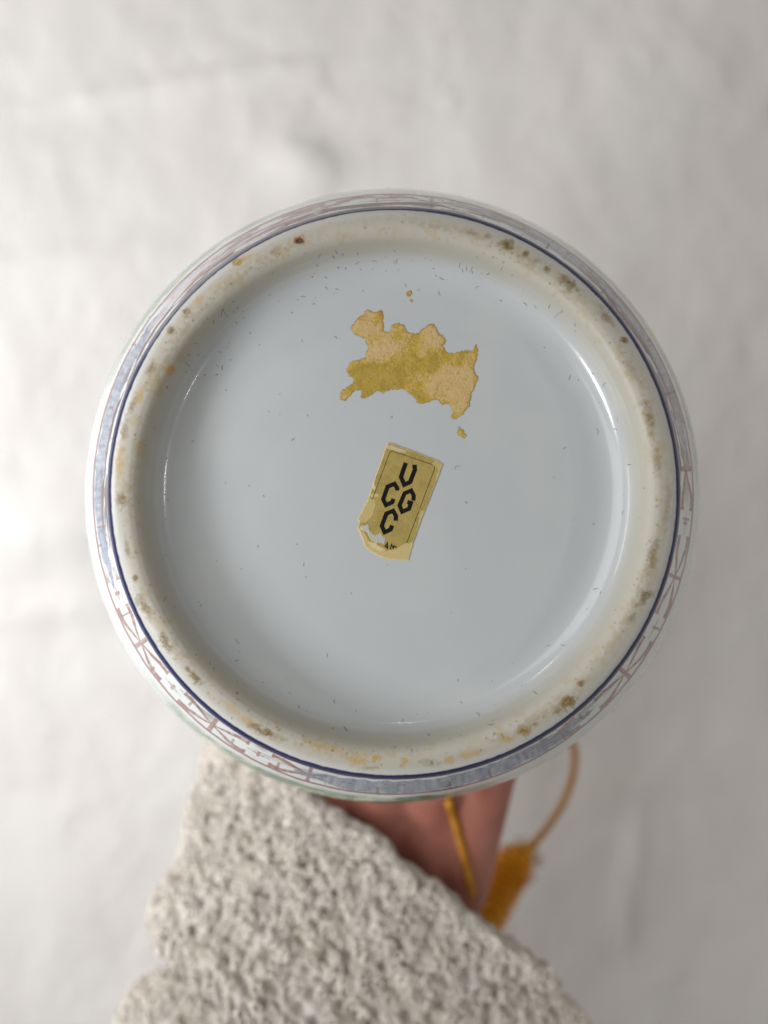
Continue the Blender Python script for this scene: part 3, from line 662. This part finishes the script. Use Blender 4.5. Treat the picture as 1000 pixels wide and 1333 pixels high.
def tube(name, pc, rad, m, parent, twist=0, lob=3, na=14, amp=.22):
    T = np.gradient(pc, axis=0); T /= np.linalg.norm(T, axis=1)[:, None]
    up = np.array([.3, .2, .93]); A = np.cross(T, up); A /= np.linalg.norm(A, axis=1)[:, None]; B = np.cross(A, T)
    ph = np.arange(na)/na*2*np.pi; sl = np.r_[0, np.cumsum(np.linalg.norm(np.diff(pc, axis=0), axis=1))]
    r = np.asarray(rad)*np.ones(len(pc)); R = r[:, None]*(1+amp*np.cos(lob*(ph[None]-twist*sl[:, None])))
    V = pc[:, None]+A[:, None]*(R*np.cos(ph))[..., None]+B[:, None]*(R*np.sin(ph))[..., None]
    o = np_mesh(name, V, grid_quads(len(pc), na, True), m); unparent_loc(o, parent); return o
s_ = np.r_[0, np.cumsum(np.linalg.norm(np.diff(pc, axis=0), axis=1))]; ss = np.linspace(0, s_[-1], 700)
pc = np.stack([np.interp(ss, s_, pc[:, k]) for k in range(3)], 1)
tube('cord', pc, .00145, cordm, tassel, twist=900, lob=3, na=18)
# wound tassel head: a cone of thread turns, then the hanging threads
hd = [P(694, 1098, .336), P(672, 1122, .333), P(653, 1152, .331), P(628, 1202, .328)]
hc = catmull([np.array(q) for q in hd], 120)
f = np.linspace(0, 1, len(hc)); rad = .0016+.0072*sstep(0, .38, f)
w = f*np.linalg.norm(np.diff(hc, axis=0), axis=1).sum()
tube('wound_head', hc, rad*(1+.13*np.sin(w/.0031*2*np.pi)), mat('gold_thread', lin(232, 164, 26), .4, bump=[(2200, .3, .0004)], tint=(500, .6, lin(176, 104, 10))), tassel, twist=260, lob=9, na=54, amp=.035)
def fringe():
    Vs, Q = [], []; n = 0; c0 = np.array(hd[-1]); ax = hc[-1]-hc[-20]; ax /= np.linalg.norm(ax)
    dn = np.array([-.35, -.45, -.82])
    for k in range(240):
        a = rng.uniform(0, 6.283); r = .0085*math.sqrt(rng.random()); L = rng.uniform(.045, .055)
        e1 = np.cross(ax, [0, 0, 1.]); e1 /= np.linalg.norm(e1); e2 = np.cross(ax, e1); off = (e1*math.cos(a)+e2*math.sin(a))*r
        p0 = c0+off*.95; p1 = c0+off*1.1+ax*L*.35; p2 = c0+off*1.25+ax*L*.5+dn*L*.5
        pts = catmull([p0, p1, p2], 4); wv = np.array([.00022, .0001, .0001])
        T = np.gradient(pts, axis=0); T /= np.linalg.norm(T, axis=1)[:, None]; A = np.cross(T, [0.3, .1, .9]); A /= np.linalg.norm(A, axis=1)[:, None]; B = np.cross(A, T)
        V = np.stack([pts+A*.00025, pts-A*.000125+B*.00021, pts-A*.000125-B*.00021], 1); Vs.append(V.reshape(-1, 3)); Q.append(grid_quads(len(pts), 3, True)+n); n += len(pts)*3
    o = np_mesh('fringe', np.concatenate(Vs), np.concatenate(Q), cordm); o['kind'] = 'stuff'; unparent_loc(o, tassel)
fringe()
def loose_threads():          # silk ends that have sprung from the winding
    Vs, Q, n = [], [], 0
    for k in range(46):
        i0 = int(rng.integers(4, len(hc)//2)); i1 = min(len(hc)-1, i0+int(rng.integers(25, 70))); off = rng.normal(0, 1, 3); off[2] = abs(off[2])*.6; off /= np.linalg.norm(off)
        r1 = rad[i1]*rng.uniform(.9, 1.12)
        pts = catmull([hc[i0]+off*rad[i0]*.8, (hc[i0]+hc[i1])/2+off*r1*1.15, hc[i1]+off*r1+rng.normal(0, .0008, 3)], 5)
        T = np.gradient(pts, axis=0); T /= np.linalg.norm(T, axis=1)[:, None]; A = np.cross(T, [.3, .1, .9]); A /= np.linalg.norm(A, axis=1)[:, None]; B = np.cross(A, T)
        V = np.stack([pts+A*.0003, pts-A*.00015+B*.00026, pts-A*.00015-B*.00026], 1); Vs.append(V.reshape(-1, 3)); Q.append(grid_quads(len(pts), 3, True)+n); n += len(pts)*3
    o = np_mesh('loose_threads', np.concatenate(Vs), np.concatenate(Q), cordm); o['kind'] = 'stuff'; unparent_loc(o, tassel)
loose_threads()
